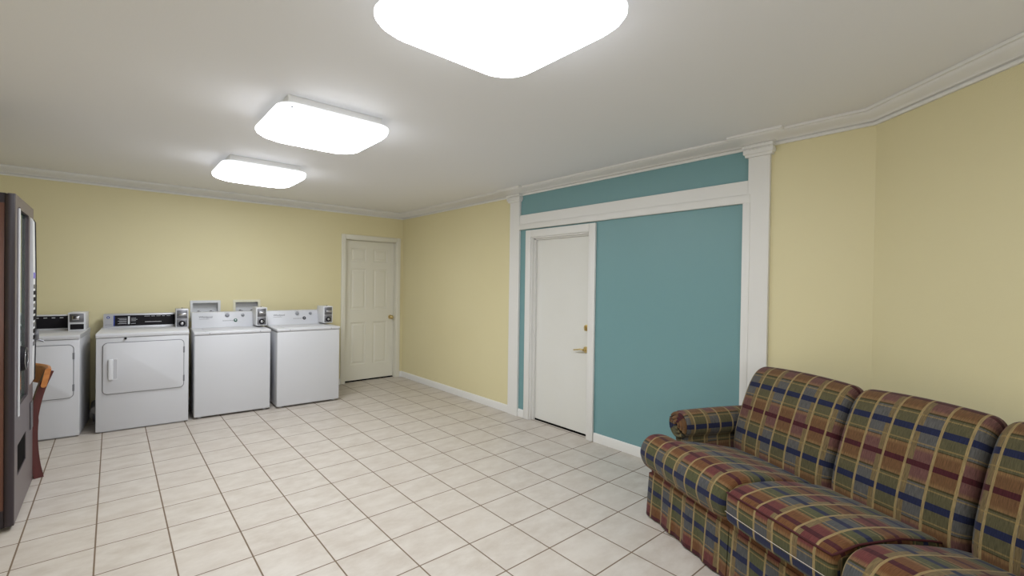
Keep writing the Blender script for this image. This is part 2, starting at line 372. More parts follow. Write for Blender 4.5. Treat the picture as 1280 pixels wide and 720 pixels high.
# ---- door_1: six-panel door in the back wall
d = bpy.data.objects.new('door_1', None); COL.objects.link(d); d.location = (D1[0], YB, 0); d['kind'] = 'structure'
W1, H1, RC = D1[1]-D1[0], D1[3], 0.072
mb = MB(); cw = 0.058
for (x0, x1, z0, z1) in ((-cw, 0, 0.001, H1+cw), (W1, W1+cw, 0.001, H1+cw), (0, W1, H1, H1+cw)):
    mb.box(x0, x1, -0.016, 0.0, z0, z1, bev=0.004)
for (x0, x1, z0, z1) in ((0, 0.010, 0.001, H1), (W1-0.010, W1, 0.001, H1), (0.010, W1-0.010, H1-0.010, H1)):
    mb.box(x0, x1, -0.004, 0.12, z0, z1)
mb.build('door_frame', DOORC, d, smooth=30)
def panel_slab(w, h, th, panels):
    """slab in x..z with sunk, raised-field panels on the face at y=0"""
    mb = MB(); Xs = sorted({0, w, *[p[0] for p in panels], *[p[1] for p in panels]}); Zs = sorted({0, h, *[p[2] for p in panels], *[p[3] for p in panels]})
    for i in range(len(Xs)-1):
        for j in range(len(Zs)-1):
            cx, cz = (Xs[i]+Xs[i+1])/2, (Zs[j]+Zs[j+1])/2
            if any(p[0] < cx < p[1] and p[2] < cz < p[3] for p in panels): continue
            mb.box(Xs[i], Xs[i+1], 0, th, Zs[j], Zs[j+1])
    bmesh.ops.remove_doubles(mb.bm, verts=mb.bm.verts[:], dist=1e-5)
    for x0, x1, z0, z1 in panels:
        loops = []
        for ins, dep in ((0, 0), (0.008, 0.009), (0.022, 0.010), (0.042, 0.003), (0.046, 0.003)):
            loops.append([(x0+ins, dep, z0+ins), (x1-ins, dep, z0+ins), (x1-ins, dep, z1-ins), (x0+ins, dep, z1-ins)])
        t = bmesh.new(); L = [[t.verts.new(p) for p in lp] for lp in loops]
        for a, b in zip(L, L[1:]):
            for k in range(4): t.faces.new((a[k], a[(k+1) % 4], b[(k+1) % 4], b[k]))
        t.faces.new(L[-1]); mb.add(t)
    return mb
pw = [(0.096, 0.316), (0.424, 0.640)]; ph = [(0.215, 0.815), (1.000, 1.575), (1.680, 1.865)]
sl = panel_slab(W1-0.024, H1-0.030, 0.035, [(a, b, c, e) for a, b in pw for c, e in ph]).build('door_slab', DOORC, d, smooth=0)
sl.location = (0.012, RC, 0.018)
mb = MB(); kx, kz = W1-0.058, 0.895
mb.cyl((kx, RC, kz), (kx, RC-0.008, kz), 0.032, n=24, bev=0.003); mb.cyl((kx, RC-0.008, kz), (kx, RC-0.04, kz), 0.011); mb.sphere((kx, RC-0.052, kz), 0.028, (1, 0.8, 1))
mb.build('door_knob', BRASS, d, smooth=60, label='round brass knob')
MB().box(0.0, W1, RC-0.01, 0.13, 0.001, 0.012).build('dark_gap_strip', DARK, d, smooth=0)  # near-black strip, paints the shaded gap under the slab
MB().box(-0.02, W1+0.02, 0.1401, 0.20, 0, H1+0.02).build('door_backing', DARK, d, smooth=0)

# ---- door_2: flush white door in the right wall
d = bpy.data.objects.new('door_2', None); COL.objects.link(d); d.location = (XR, 0, 0); d['kind'] = 'structure'
mb = MB(); a0, a1, zt = D2[0], D2[1], D2[3]; cw = 0.075
for (y0, y1, z0, z1) in ((a0-cw, a0, 0.001, zt+cw), (a1, a1+cw, 0.001, zt+cw), (a0, a1, zt, zt+cw)): mb.box(-0.024, 0, y0, y1, z0, z1, bev=0.005)
for (y0, y1, z0, z1) in ((a0, a0+0.012, 0.001, zt), (a1-0.012, a1, 0.001, zt), (a0+0.012, a1-0.012, zt-0.012, zt)): mb.box(-0.006, 0.12, y0, y1, z0, z1)
for (y0, y1, z0, z1) in ((a1-0.026, a1-0.012, 0.001, zt-0.012), (a0+0.012, a1-0.012, zt-0.026, zt-0.012)): mb.box(0.028, 0.052, y0, y1, z0, z1)
mb.build('door_frame', TRIM, d, smooth=30)
MB().box(0.054, 0.096, a0+0.014, a1-0.014, 0.016, zt-0.014, bev=0.002, seg=1).build('door_slab', DOORW, d, smooth=30)
mb = MB(); ly, lz = a0+0.075, 0.805
mb.cyl((0.054, ly, lz), (0.046, ly, lz), 0.030, n=24, bev=0.003); mb.cyl((0.046, ly, lz), (0.012, ly, lz), 0.010)
mb.tube(catmull([(0.014, ly, lz), (0.010, ly+0.03, lz+0.004), (0.010, ly+0.07, lz-0.003), (0.014, ly+0.115, lz-0.010)], 6, False), [0.011]*7+[0.010]*6+[0.008]*6, 10, 0.8)
mb.build('door_lever', BRASS, d, smooth=60, label='brass lever handle')
mb = MB(); mb.cyl((0.054, ly-0.005, 1.010), (0.044, ly-0.005, 1.010), 0.030, n=24, bev=0.004); mb.box(0.022, 0.046, ly-0.011, ly+0.001, 0.985, 1.035, bev=0.004)
mb.build('deadbolt', BRASS, d, smooth=50, label='brass deadbolt turn')
MB().box(0.050, 0.13, a0, a1, 0.001, 0.010).build('dark_gap_strip', DARK, d, smooth=0)  # near-black strip lying in the gap under the slab
MB().box(0.1401, 0.2, a0-0.02, a1+0.02, 0, zt+0.02).build('door_backing', DARK, d, smooth=0)

# ------------------------------------------------------------------ ceiling lights
def ceiling_light(cx, cy, label, finial, k=1.0):
    t = thing('ceiling_light', label, 'ceiling light', (cx, cy, HC), 0, 'square ceiling lights in a row')
    mb = MB(); mb.box(-0.272, 0.272, -0.272, 0.272, -0.062, 0.0, bev=0.004); mb.build('housing', TRIM, t, smooth=30)
    mb = MB(); loops = []
    def loop(h, r, z, bul):
        pts = []
        for x, y in rrect(-h, h, -h, h, r, 8):
            f = 1 - bul*((x/h)**2)*((y/h)**2)
            pts.append((x*f*k, y*f*k, z))
        return pts
    for h, r, z, bl in ((0.285, 0.06, -0.050, 0.02), (0.318, 0.08, -0.050, 0.02), (0.328, 0.09, -0.060, 0.02), (0.330, 0.10, -0.075, 0.02), (0.325, 0.11, -0.092, 0.025), (0.310, 0.12, -0.108, 0.03), (0.280, 0.13, -0.122, 0.035), (0.22, 0.12, -0.133, 0.04), (0.12, 0.06, -0.140, 0.03), (0.02, 0.01, -0.142, 0)):
        loops.append(loop(h, r, z, bl))
    mb.rings(loops)
    for f in mb.bm.faces:
        f.normal_update()
        f.material_index = 2 if f.normal.z > 0.35 else (1 if f.normal.z > -0.6 else 0)
    mb.build('diffuser', [LENS, LENSE, LENSF], t, smooth=60, label='glowing white plastic diffuser')
    if finial:
        mb = MB(); mb.cyl((-0.265, -0.305, -0.080), (-0.268, -0.336, -0.088), 0.007, 0.005, 12); mb.build('screw', STEEL, t, smooth=40)
    return t
ceiling_light(1.350, 1.360, 'glowing square ceiling light farthest away, nearest the back wall', False)
ceiling_light(1.355, -0.250, 'glowing square ceiling light in the middle of the row of three', True)
ceiling_light(1.390, -1.955, 'largest-looking glowing ceiling light, cut off by the top edge of the photo', False, 1.06)

# ------------------------------------------------------------------ laundry machines (local x across, y back from the front, z up)
def coin_box(t, x0, x1, y0, y1, z0, z1, style):
    mb = MB(); mb.box(x0, x1, y0, y1, z0, z1, bev=0.006)
    c = mb.build('coin_box', WHITE2 if style != 'dryer' else SILVER, t, smooth=30)
    zm = z0 + (z1-z0)*0.46; b = 0.012
    mb = MB(); mb.box(x0+b, x1-b, y0-0.006, y0+0.004, zm+0.006, z1-b, bev=0.003); mb.build('slide_plate', STEEL, c, smooth=30)
    if style == 'wide':
        mb = MB(); mb.box(x0+0.03, x1-0.04, y0-0.022, y0-0.005, zm+0.025, z1-0.03, bev=0.006); mb.build('coin_slide', CHROME, c, smooth=30)
        mb = MB(); mb.box(x0+b+0.004, x1-b, y0-0.006, y0+0.004, z0+0.022, zm-0.012, bev=0.003); mb.build('cash_door', BLACK, c, smooth=30)
    else:
        zc = (zm+z1)/2
        mb = MB(); mb.box(x0+0.026, x1-0.018, y0-0.030, y0-0.005, zc-0.018, zc+0.010, bev=0.005); mb.box(x0+0.040, x1-0.034, y0-0.044, y0-0.028, zc-0.010, zc+0.004, bev=0.004)
        mb.build('coin_slide', CHROME, c, smooth=30)
        mb = MB(); mb.box(x0+b, x1-b, y0-0.005, y0+0.004, z0+b, zm, bev=0.003); mb.build('cash_door', STEEL, c, smooth=30)
        zc = (z0+zm)/2; xc = (x0+x1)/2
        mb = MB(); mb.cyl((xc, y0-0.004, zc), (xc, y0-0.016, zc), 0.030, 0.028, 24, bev=0.003); mb.build('lock_ring', BLACK, c, smooth=40)
        mb = MB(); mb.cyl((xc, y0-0.014, zc), (xc, y0-0.022, zc), 0.016, 0.015, 20, bev=0.003); mb.build('lock', CHROME, c, smooth=40)
    if style != 'wide':
        mb = MB(); xc = (x0+x1)/2; mb.cyl((xc, y0+0.05, z1-0.002), (xc, y0+0.05, z1+0.014), 0.006, 0.004, 10); mb.build('top_pin', CHROME, c, smooth=40)
    return c
def dryer(x, y, rz, w, dep, label, style):
    t = thing('clothes_dryer', label, 'dryer', (x, y, 0), rz, 'coin-operated dryers'); H = 0.906
    mb = MB(); mb.box(0, w, 0, dep, 0.012, H-0.040, bev=0.006); mb.box(0.03, w-0.03, 0.03, dep-0.03, 0.0, 0.02)
    mb.build('cabinet', WHITE, t, smooth=30)
    mb = MB(); mb.prism([(-0.006, H-0.037), (-0.008, H-0.018), (-0.002, H-0.004), (0.012, H+0.002), (dep-0.16, H+0.006), (dep-0.12, H+0.012), (dep, H+0.012), (dep, H-0.037)], -0.002, w+0.002, 'x', bev=0.002, seg=1)
    mb.build('top_panel', WHITE, t, smooth=25)
    # door: seam gap, slab and handle
    dx0, dx1, dz0, dz1 = 0.044, w-0.036, 0.348, 0.822
    mb = MB(); mb.prism(rrect(dx0, dx1, dz0, dz1, 0.04), -0.004, 0.002); mb.build('door_gasket', SEAM, t, smooth=30)
    mb = MB(); mb.prism(rrect(dx0+0.005, dx1-0.005, dz0+0.005, dz1-0.005, 0.036), -0.0125, -0.0035, bev=0.003)
    dr = mb.build('door', WHITE, t, smooth=30)
    hz0, hz1 = 0.482, 0.672; hx = 0.088
    mb = MB(); frame_strip(mb, rrect(hx-0.006, hx+0.064, hz0-0.004, hz1+0.004, 0.012), rrect(hx+0.002, hx+0.058, hz0+0.006, hz1-0.006, 0.01), -0.012, -0.016)
    mb.prism(rrect(hx-0.002, hx+0.034, hz0, hz1, 0.012), -0.036, -0.012, bev=0.008); mb.build('handle', WHITE2, dr, smooth=40)
    mb = MB(); mb.prism(rrect(hx+0.034, hx+0.059, hz0+0.006, hz1-0.006, 0.008), -0.0132, -0.0122); mb.build('handle_recess', SILVER, dr, smooth=0)
    for zz in (0.44, 0.72):
        mb = MB(); mb.box(dx1-0.010, dx1+0.004, -0.013, -0.002, zz-0.03, zz+0.03, bev=0.002); mb.build('hinge', SEAM, t, smooth=30)
    if style == 'blue':
        mb = MB(); mb.cyl((0.205, -0.004, H-0.052), (0.205, -0.014, H-0.052), 0.010, n=16, bev=0.002); mb.build('door_lock', BLACK, t, smooth=40)
    # control console
    yb = dep-0.13; z0, z1 = 0.902, 1.052; cx1 = w-0.004
    if style == 'blue':
        mb = MB(); mb.prism([(yb, z0), (yb+0.004, z0+0.03), (yb+0.030, z1-0.004), (yb+0.036, z1), (dep-0.01, z1), (dep-0.01, z0)], 0.012, cx1-0.09, 'x', bev=0.003)
        c = mb.build('console', SILVER, t, smooth=25)
        sl = (0.026)/(z1-0.004-z0-0.03)
        def facey(z): return yb+0.004+(z-z0-0.03)*sl
        def plate(x0, x1, za, zb, m, nm, lift, par):
            mb = MB(); A, B = facey(za)-lift, facey(zb)-lift
            mb.rings([[(x0, A, za), (x1, A, za), (x1, A+0.006, za), (x0, A+0.006, za)], [(x0, B, zb), (x1, B, zb), (x1, B+0.006, zb), (x0, B+0.006, zb)]]); return mb.build(nm, m, par, smooth=0)
        plate(0.088, 0.098, z0+0.030, z1-0.016, BLUE, 'panel_edge', 0.0028, c)
        plate(0.200, 0.214, z0+0.046, z1-0.026, WHITE2, 'fabric_selector', 0.0045, c)
        mb = MB(); x0, x1, za, zb = 0.098, cx1-0.098, z0+0.030, z1-0.016; A, B = facey(za)-0.003, facey(zb)-0.003
        mb.rings([[(x0, A, za), (x1, A, za), (x1, A+0.006, za), (x0, A+0.006, za)], [(x0, B, zb), (x1, B, zb), (x1, B+0.006, zb), (x0, B+0.006, zb)]])
        nf = len(mb.bm.faces)
        for k in range(5):
            z = z0+0.050+k*0.013; mb.box(0.122+0.01*(k % 2), 0.190, facey(z)-0.0045, facey(z)-0.002, z, z+0.0035)
            if k % 2 == 0 or k == 3: mb.box(0.224, 0.262+0.012*(k == 3), facey(z)-0.0045, facey(z)-0.002, z, z+0.0035)
        for k, (a, b_) in enumerate(((0.33, 0.375), (0.385, 0.415), (0.427, 0.462), (0.474, 0.498), (0.512, 0.545))):
            z = z1-0.030; mb.box(a, b_, facey(z)-0.0045, facey(z)-0.002, z, z+0.003)
        z = z0+0.062; mb.box(0.335, 0.470, facey(z)-0.0045, facey(z)-0.002, z, z+0.005)
        for f in list(mb.bm.faces)[nf:]: f.material_index = 1
        mb.build('control_panel', [BLACK, SILVER], c, smooth=0)
        z = z1-0.034; mb = MB(); mb.cyl((0.048, facey(z)+0.002, z), (0.048, facey(z)-0.004, z), 0.013, n=20); b_ = mb.build('badge', BLUE, c, smooth=40)
        mb = MB(); mb.cyl((0.048, facey(z)-0.003, z), (0.048, facey(z)-0.0055, z), 0.006, n=14); mb.build('badge_centre', SILVER, c, smooth=40)
        z = z0+0.042; mb = MB(); mb.box(0.026, 0.078, facey(z)-0.003, facey(z), z, z+0.004); mb.build('nameplate', GREYP, c, smooth=0)
        coin_box(t, w-0.100, w+0.012, dep-0.26, dep-0.05, 0.902, 1.098, 'dryer')
    else:
        mb = MB(); mb.box(0.006, cx1-0.10, yb+0.02, dep-0.01, z0, z1+0.004, bev=0.004); c = mb.build('console', WHITE2, t, smooth=30)
        mb = MB(); mb.box(0.02, cx1-0.110, yb+0.012, yb+0.022, z0+0.028, z1-0.006, bev=0.002); nf = len(mb.bm.faces)
        for k in range(9): mb.box(0.10+k*0.055, 0.124+k*0.055, yb+0.010, yb+0.013, z1-0.026, z1-0.020)
        for f in list(mb.bm.faces)[nf:]: f.material_index = 1
        mb.build('control_panel', [BLACK, WHITE2], c, smooth=30)
        coin_box(t, w-0.128, w-0.006, dep-0.24, dep-0.03, 0.902, 1.083, 'wide')
    return t
dryer(-0.530, 2.420, R(-5.0), 0.685, 0.60, 'white coin dryer partly hidden behind the dark vending machine, wide coin box at right', 'plain')
dryer(0.258, 2.343, R(-3.6), 0.685, 0.625, 'white coin dryer with round blue badge, beside the washers, its door fully in view', 'blue')

def washer(x, y, rz, w, dep, label, dial):
    t = thing('washing_machine', label, 'washing machine', (x, y, 0), rz, 'coin-operated top-loading washers'); H = 0.872
    mb = MB(); mb.box(0, w, 0, dep, 0.018, H-0.026, bev=0.012, seg=3)
    for fx in (0.05, w-0.05):
        for fy in (0.06, dep-0.06): mb.cyl((fx, fy, 0), (fx, fy, 0.022), 0.02, n=12)
    mb.build('cabinet', WHITE, t, smooth=35)
    mb = MB(); mb.box(-0.004, w+0.004, -0.006, dep, H-0.024, H+0.006, bev=0.008, seg=3); tp = mb.build('top_panel', WHITE, t, smooth=35)
    for bx in (0.13, w-0.10):
        mb = MB(); mb.box(bx-0.004, bx+0.004, -0.009, -0.004, H-0.016, H-0.006, bev=0.001); mb.build('lid_bumper', GREYP, tp, smooth=30)
    mb = MB(); mb.prism(rrect(0.09, w-0.09, 0.03, dep-0.20, 0.02), H+0.004, H+0.011, 'z', bev=0.003); ld = mb.build('lid', WHITE, t, smooth=35)
    mb = MB(); mb.box(w/2-0.02, w/2+0.02, 0.016, 0.034, H+0.006, H+0.013, bev=0.003); mb.build('lid_grip', WHITE2, ld, smooth=30)
    yb = dep-0.145; z0, z1 = H+0.005, 1.048; cx1 = w-0.006
    mb = MB(); mb.prism([(yb, z0), (yb+0.004, z0+0.028), (yb+0.040, z1-0.006), (yb+0.048, z1), (dep-0.012, z1), (dep-0.012, z0)], 0.006, cx1, 'x', bev=0.003)
    sl = 0.036/(z1-0.006-z0-0.028)
    def fy(z): return yb+0.004+(z-z0-0.028)*sl
    n = Vector((0, -1, sl)).normalized(); yd = Vector((0, sl, 1)).normalized()
    def at(x, z, l=0.0): return Vector((x, fy(z), z)) + n*l
    nf = len(mb.bm.faces)
    for i in range(6):
        q = at(0.296+i*0.018, z1-0.105, 0.0008); mb.box(q.x, q.x+0.006, q.y-0.001, q.y+0.001, q.z, q.z+0.010)
    q = at(0.31, z1-0.014, 0.0008); mb.box(q.x, q.x+0.05, q.y-0.001, q.y+0.001, q.z, q.z+0.002)
    q = at(0.072, z1-0.078, 0.0005); mb.box(q.x, q.x+0.095, q.y-0.001, q.y+0.001, q.z, q.z+0.0025)
    for f in list(mb.bm.faces)[nf:]: f.material_index = 1
    c = mb.build('console', [WHITE, STEEL], t, smooth=25)
    mb = MB(); mb.text('Whirlpool', 0.030, at(0.072, z1-0.064, 0.0006), (1, 0, 0), yd); mb.build('lettering', LETTER, c, smooth=0)
    for kx, zz, rr in ((0.338, z1-0.040, 0.023), (0.492, z1-0.042, 0.018)):
        mb = MB(); mb.cyl(at(kx, zz, -0.002), at(kx, zz, 0.006), rr, n=24, bev=0.002); mb.cyl(at(kx, zz, 0.004), at(kx, zz, 0.024), rr*0.72, rr*0.62, 20, bev=0.003)
        mb.build('knob', GREYP, c, smooth=40)
    mb = MB(); zz = z1-0.098; mb.cyl(at(0.418, zz, -0.002), at(0.418, zz, 0.008), 0.019, n=24, bev=0.003); k = mb.build('start_dial', dial, c, smooth=40)
    mb = MB(); mb.cyl(at(0.418, zz, 0.007), at(0.418, zz, 0.011), 0.007, n=14, bev=0.001); mb.build('dial_centre', SILVER, k, smooth=40)
    coin_box(t, w-0.098, w+0.014, dep-0.36, dep-0.10, 0.896, 1.102, 'washer')
    return t
washer(0.988, 2.320, R(-3.0), 0.688, 0.64, 'white top-loading coin washer with green start dial, beside the dryer', GREEN)
washer(1.732, 2.246, R(-1.8), 0.676, 0.66, 'white top-loading coin washer with black start dial, nearest the six-panel door', BLACK)

# ------------------------------------------------------------------ outlet boxes in the back wall
def outlet_box(h, cm, label):
    x0, x1, z0, z1 = h; cx, cz = (x0+x1)/2, (z0+z1)/2
    t = thing('laundry_outlet_box', label, 'outlet box', (cx, YB, cz), 0, 'recessed laundry outlet boxes'); hw, hh = (x1-x0)/2, (z1-z0)/2
    mb = MB(); frame_strip(mb, rrect(-hw-0.018, hw+0.018, -hh-0.02, hh+0.022, 0.006), rrect(-hw+0.008, hw-0.008, -hh+0.006, hh-0.006, 0.006), -0.012, -0.0005); mb.build('frame', cm, t, smooth=30)
    mb = MB(); e = 0.001; g = 0.004
    mb.box(-hw+e, hw-e, 0.080, 0.084, -hh+e, hh-e)
    mb.box(-hw+e, -hw+g, 0, 0.082, -hh+e, hh-e); mb.box(hw-g, hw-e, 0, 0.082, -hh+e, hh-e); mb.box(-hw+e, hw-e, 0, 0.082, hh-g, hh-e); mb.box(-hw+e, hw-e, 0, 0.082, -hh+e, -hh+g)
    mb.build('recessed_tray', WHITE2, t, smooth=0)
    for vx in (-0.06, 0.06):
        mb = MB(); mb.cyl((vx, 0.045, -hh+0.004), (vx, 0.045, 0.0), 0.010, n=14); mb.cyl((vx, 0.045, -0.012), (vx, 0.018, -0.012), 0.008, n=12); mb.box(vx-0.022, vx+0.022, 0.012, 0.020, -0.017, -0.007, bev=0.003)
        mb.build('valve', STEEL, t, smooth=40)
outlet_box(BOXES[0], WHITE2, 'white-framed laundry outlet box in the wall behind the green-dial washer, left one')
outlet_box(BOXES[1], CREAM, 'cream-framed laundry outlet box in the wall between the two washers, right one')

# ------------------------------------------------------------------ dryer duct on the floor
t = thing('dryer_duct', 'grey corrugated dryer duct low in the gap between the two dryers', 'duct', (0.247, 2.90, 0))
mb = MB(); pts = catmull([(0.003, 0.10, 0.150), (0.0, 0.06, 0.138), (0.0, 0.0, 0.128), (0.0, -0.06, 0.126), (0.0, -0.12, 0.128)], 14, False)
mb.tube(pts, [0.034 + (0.003 if i % 2 else -0.002) for i in range(len(pts))], 20); mb.build('hose', mat('foil_duct', (150, 148, 142), 0.4, metal=0.5), t, smooth=25)
mb = MB(); mb.box(-0.015, 0.015, -0.06, 0.03, 0.0, 0.098, bev=0.004); mb.build('support', STEEL, t, smooth=30)

# ------------------------------------------------------------------ vending machine (front faces +X)
t = thing('vending_machine', 'tall dark vending machine cut by the left edge, front seen edge-on', 'vending machine', (-0.04, 0.505, 0))
WV, DV, HV = 0.78, 0.80, 1.87                   # local: x <= 0 is back from the front, y across
mb = MB(); mb.box(-DV, -0.030, 0.0, WV, 0.02, HV, bev=0.008)
for fx in (-DV+0.06, -0.1):
    for fy_ in (0.06, WV-0.06): mb.cyl((fx, fy_, 0), (fx, fy_, 0.03), 0.03, n=14)
mb.build('cabinet', VENDD, t, smooth=30)
MB().box(-DV+0.05, -0.040, -0.004, 0.004, 0.12, HV-0.055, bev=0.002).build('side_panel', WALNUT, t, smooth=30, label='walnut brown side panel')
# door with window and delivery openings
win = (0.125, 0.50, 0.66, 1.80); slot = (0.115, 0.46, 0.265, 0.44)
Ys = sorted({0.0, WV, win[0], win[1], slot[0], slot[1]}); Zs = sorted({0.025, HV, win[2], win[3], slot[2], slot[3]}); mb = MB()
bm = mb.bm
outer = rrect(-0.026, WV, 0.025, HV, 0.02)
for i in range(len(Ys)-1):
    for j in range(len(Zs)-1):
        cy, cz = (Ys[i]+Ys[i+1])/2, (Zs[j]+Zs[j+1])/2
        if any(h[0] < cy < h[1] and h[2] < cz < h[3] for h in (win, slot)): continue
        mb.box(-0.029, 0.0, Ys[i], Ys[i+1], Zs[j], Zs[j+1])
bmesh.ops.remove_doubles(bm, verts=bm.verts[:], dist=1e-5)
door = mb.build('door', VEND, t, smooth=0)
mb = MB(); mb.tube([(-0.020, 0.004, 0.03), (-0.020, 0.004, HV-0.005)], 0.021, 16); mb.build('corner_trim', VENDD, t, smooth=60)
mb = MB(); mb.box(-0.075, -0.0305, win[0], win[1], win[2], win[3]); mb.build('display_recess', BLACK, t, smooth=0)
mb = MB(); mb.box(-0.016, -0.010, win[0]+0.001, win[1]-0.001, win[2]+0.001, win[3]-0.001); mb.build('window', GLASS, door, smooth=0, label='greenish glass window')
mb = MB(); frame_strip(mb, rrect(win[0]-0.012, win[1]+0.012, win[2]-0.012, win[3]+0.012, 0.03), rrect(win[0]+0.004, win[1]-0.004, win[2]+0.004, win[3]-0.004, 0.026), 0.0, 0.006, 'x'); mb.build('window_frame', VEND, door, smooth=30)
mb = MB(); mb.box(0.001, 0.009, 0.090, 0.116, win[2]-0.05, win[3]+0.0, bev=0.002); mb.build('edge_strip', WHITE2, door, smooth=30, label='bright metal edging strip')
mb = MB(); mb.box(-0.14, -0.004, slot[0]+0.002, slot[1]-0.002, slot[2]+0.002, slot[3]-0.002); mb.build('delivery_chute', DARK, t, smooth=0)
mb = MB(); mb.cyl((0.0, 0.19, 0.93), (0.026, 0.19, 0.93), 0.075, 0.066, 28, bev=0.008); hd = mb.build('lock_handle', BLACK, door, smooth=40)
mb = MB(); mb.tube([(0.027, 0.19+0.064*math.cos(a*PI/16), 0.93+0.064*math.sin(a*PI/16)) for a in range(33)], 0.0016, 6); mb.build('handle_rim', CHROME, hd, smooth=60)
mb = MB(); prof = [(0.0, 0.70), (0.010, 0.72), (0.013, 0.95), (0.015, 1.2), (0.014, 1.5), (0.010, 1.78), (0.0, 1.80)]
mb.prism([(a, z) for a, z in prof] , 0.615, 0.735, 'y'); bmesh.ops.recalc_face_normals(mb.bm, faces=mb.bm.faces[:])
cp = mb.build('control_panel', WHITE2, door, smooth=30)
mb = MB(); mb.prism([(a+0.004, z) for a, z in prof], 0.735, 0.760, 'y'); mb.build('panel_edge', BLACK, cp, smooth=30)
mb = MB(); mb.box(0.012, 0.0175, 0.635, 0.715, 1.40, 1.44, bev=0.002); mb.build('display', mat('violet_display', (110, 100, 190), 0.3), cp, smooth=30)
for k in range(10):
    z = 1.36-0.042*k
    mb = MB(); mb.box(0.012, 0.018, 0.632, 0.716, z-0.026, z, bev=0.002); mb.build('button', BLACK if k % 3 else STEEL, cp, smooth=30)
mb = MB(); mb.box(0.012, 0.036, 0.69, 0.70, 0.985, 1.06, bev=0.002); mb.tube([(0.03, 0.695, 0.99), (0.06, 0.70, 0.975)], 0.006, 8); mb.build('coin_return_lever', STEEL, cp, smooth=40)
mb = MB(); mb.box(0.0005, 0.008, 0.64, 0.72, 0.40, 0.58, bev=0.003); mb.build('coin_return_cup', STEEL, door, smooth=30)
mb = MB(); mb.box(-0.05, -0.015, 0.70, 0.74, HV-0.004, HV+0.018, bev=0.006); mb.build('top_catch', BLACK, t, smooth=30)

# ------------------------------------------------------------------ chair behind the vending machine
# local: the sitter faces +y; back posts at y<0
F = Vector((-0.94, -0.34)).normalized(); rz = math.atan2(F.y, F.x) - PI/2; hw = 0.185
foot = Vector((-0.020, 1.385))
org = foot - hw*Vector((-math.cos(rz), -math.sin(rz))) + 0.235*F
t = thing('dining_chair', 'mahogany chair with honey-coloured back rail, half hidden behind the vending machine', 'chair', (org.x, org.y, 0), rz)
def post(sx):
    pts = catmull([(sx*hw, -0.235, 0.0), (sx*hw, -0.215, 0.12), (sx*hw, -0.204, 0.28), (sx*hw, -0.210, 0.43), (sx*hw, -0.240, 0.60), (sx*hw, -0.290, 0.748)], 6, False)
    mb = MB(); L = []
    for i, p in enumerate(pts):
        q = pts[min(i+1, len(pts)-1)] - pts[max(i-1, 0)]; q.normalize(); nn = Vector((0, q.z, -q.y)); d_ = 0.025 if i < 18 else 0.021
        L.append([p+nn*d_+Vector((0.016, 0, 0)), p+nn*d_-Vector((0.016, 0, 0)), p-nn*d_-Vector((0.016, 0, 0)), p-nn*d_+Vector((0.016, 0, 0))])
    for v in L[0]: v.z = 0
    mb.rings(L); return mb.build('back_leg', MAHOG, t, smooth=40)
post(1); post(-1)
mb = MB(); L = []
for i in range(17):                             # curved back rail, set in front of the posts
    a = -1+2*i/16; x = a*0.212; bow = -0.040*(1-a*a)
    ring = []
    for (yy, zz) in ((-0.070, 0.636), (-0.084, 0.632), (-0.096, 0.640), (-0.120, 0.752), (-0.116, 0.764), (-0.102, 0.768), (-0.088, 0.758), (-0.066, 0.648)):
        ring.append((x, -0.172+yy+bow, zz))
    L.append(ring)
mb.rings(L); mb.build('back_rail', HONEY, t, smooth=40, label='honey-brown curved back rail')
mb = MB(); mb.prism([(0.19*math.cos(a*2*PI/40), 0.005+0.19*math.sin(a*2*PI/40)) for a in range(40)], 0.430, 0.462, 'z', bev=0.010, seg=3)
for sx in (1, -1): mb.box(sx*0.175-0.012, sx*0.175+0.012, -0.215, -0.02, 0.432, 0.455)
mb.build('seat', HONEY, t, smooth=35)
for sx in (1, -1):
    mb = MB(); mb.tube([(sx*0.125, 0.125, 0.435), (sx*0.130, 0.135, 0.2), (sx*0.135, 0.145, 0)], [0.021, 0.018, 0.014], 10); mb.build('front_leg', MAHOG, t, smooth=50)
    mb = MB(); mb.tube([(sx*0.130, 0.133, 0.2), (sx*0.183, -0.200, 0.2)], 0.010, 8); mb.build('stretcher', MAHOG, t, smooth=50)

